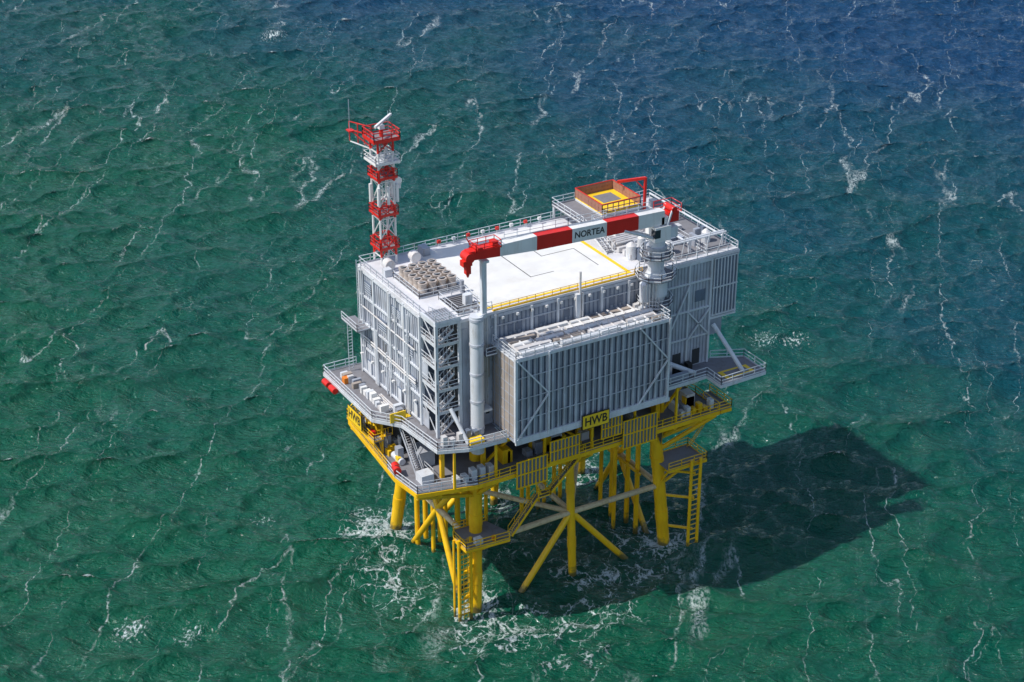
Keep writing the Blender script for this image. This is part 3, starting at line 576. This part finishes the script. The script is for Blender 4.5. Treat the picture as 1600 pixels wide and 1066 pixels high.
# small scattered flecks of spray along ripple crests
fk=noise(mapping((.9,2.6,1),(7,2,0)),1,3,.7); st=math_('MAXIMUM',st,math_('MULTIPLY',math_('MULTIPLY',sstep(fk,.64,.74),sstep(fine2,.48,.64)),.5))
wv=N("ShaderNodeVectorMath"); wv.operation='ADD'; nn=N("ShaderNodeTexNoise"); nn.inputs['Scale'].default_value=.35; nn.inputs['Detail'].default_value=4; Lk(fl_,nn.inputs['Vector'])
sv=N("ShaderNodeVectorMath"); sv.operation='SCALE'; sv.inputs['Scale'].default_value=5.; Lk(nn.outputs['Color'],sv.inputs[0]); Lk(fl_,wv.inputs[0]); Lk(sv.outputs[0],wv.inputs[1])
def vor(s_):
    v=N("ShaderNodeTexVoronoi"); v.feature='DISTANCE_TO_EDGE'; v.inputs['Scale'].default_value=s_; Lk(wv.outputs[0],v.inputs['Vector']); return v.outputs['Distance']
jf=attr("foam_jacket").outputs['Fac']
th1=math_('MULTIPLY',math_('SUBTRACT',math_('ADD',jf,math_('MULTIPLY',fine2,1.3)),.76),.20)
lace=sstep(math_('SUBTRACT',th1,vor(.26)),0.,.03); lace2=sstep(math_('SUBTRACT',th1,vor(.7)),0.,.05)
lc=math_('MULTIPLY',math_('MAXIMUM',lace,math_('MULTIPLY',lace2,.8)),math_('MULTIPLY',sstep(jf,.02,.3),sstep(fine,.38,.54)))
cf=sstep(math_('ADD',attr("foam_crest").outputs['Fac'],math_('MULTIPLY',math_('SUBTRACT',fine,.5),3.6)),.5,1.0)
cf=math_('MULTIPLY',cf,sstep(attr("foam_crest").outputs['Fac'],.03,.3))
foam=math_('MAXIMUM',math_('MAXIMUM',math_('MULTIPLY',st,.6),math_('MULTIPLY',lc,.8)),math_('MULTIPLY',cf,.85),clamp=True)
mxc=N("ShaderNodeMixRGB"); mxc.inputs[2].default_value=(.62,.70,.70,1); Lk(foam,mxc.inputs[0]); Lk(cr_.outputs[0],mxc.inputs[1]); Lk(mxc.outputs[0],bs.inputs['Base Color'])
bs.inputs['IOR'].default_value=1.38; Lk(math_('MULTIPLY_ADD',foam,.5,.08),bs.inputs['Roughness'])
r1=noise(mapping((.36,.95,1)),1,5,.60); r2=noise(mapping((1.3,3.2,1)),1,3,.6)
hgt=math_('MULTIPLY_ADD',r1,1.,math_('MULTIPLY',r2,.34))
bp=N("ShaderNodeBump"); bp.inputs['Strength'].default_value=1.; bp.inputs['Distance'].default_value=1.3; Lk(hgt,bp.inputs['Height']); Lk(bp.outputs[0],bs.inputs['Normal'])
me.materials.append(m)
so=bpy.data.objects.new("sea",me); S.collection.objects.link(so)
# ================================================================== LIGHT
sd=Vector((-.77,.15,1)).normalized()
w=bpy.data.worlds.new("World"); S.world=w; w.use_nodes=True; nt=w.node_tree; bg=nt.nodes["Background"]
sk=nt.nodes.new("ShaderNodeTexSky"); sk.sky_type='NISHITA'; sk.sun_disc=False; sk.sun_elevation=math.asin(sd.z); sk.sun_rotation=math.atan2(sd.x,sd.y)
nt.links.new(sk.outputs[0],bg.inputs[0]); bg.inputs[1].default_value=.15
sl=bpy.data.lights.new("sun",'SUN'); sl.energy=4.2; sl.angle=math.radians(.53); sl.color=(1,.95,.88)
sun=bpy.data.objects.new("sun",sl); S.collection.objects.link(sun); sun.rotation_euler=(-sd).to_track_quat('-Z','Y').to_euler(); sun.location=(0,0,120)
cdm=bpy.data.cameras.new("camera"); cam=bpy.data.objects.new("camera",cdm); S.collection.objects.link(cam); S.camera=cam
cam.matrix_world=Matrix(((R[0],-dn[0],-fw[0],C[0]),(R[1],-dn[1],-fw[1],C[1]),(R[2],-dn[2],-fw[2],C[2]),(0,0,0,1)))
cdm.lens=63*ZOOM; cdm.clip_start=1; cdm.clip_end=60000
S.view_settings.view_transform='Standard'; S.view_settings.look='None'; S.view_settings.exposure=0
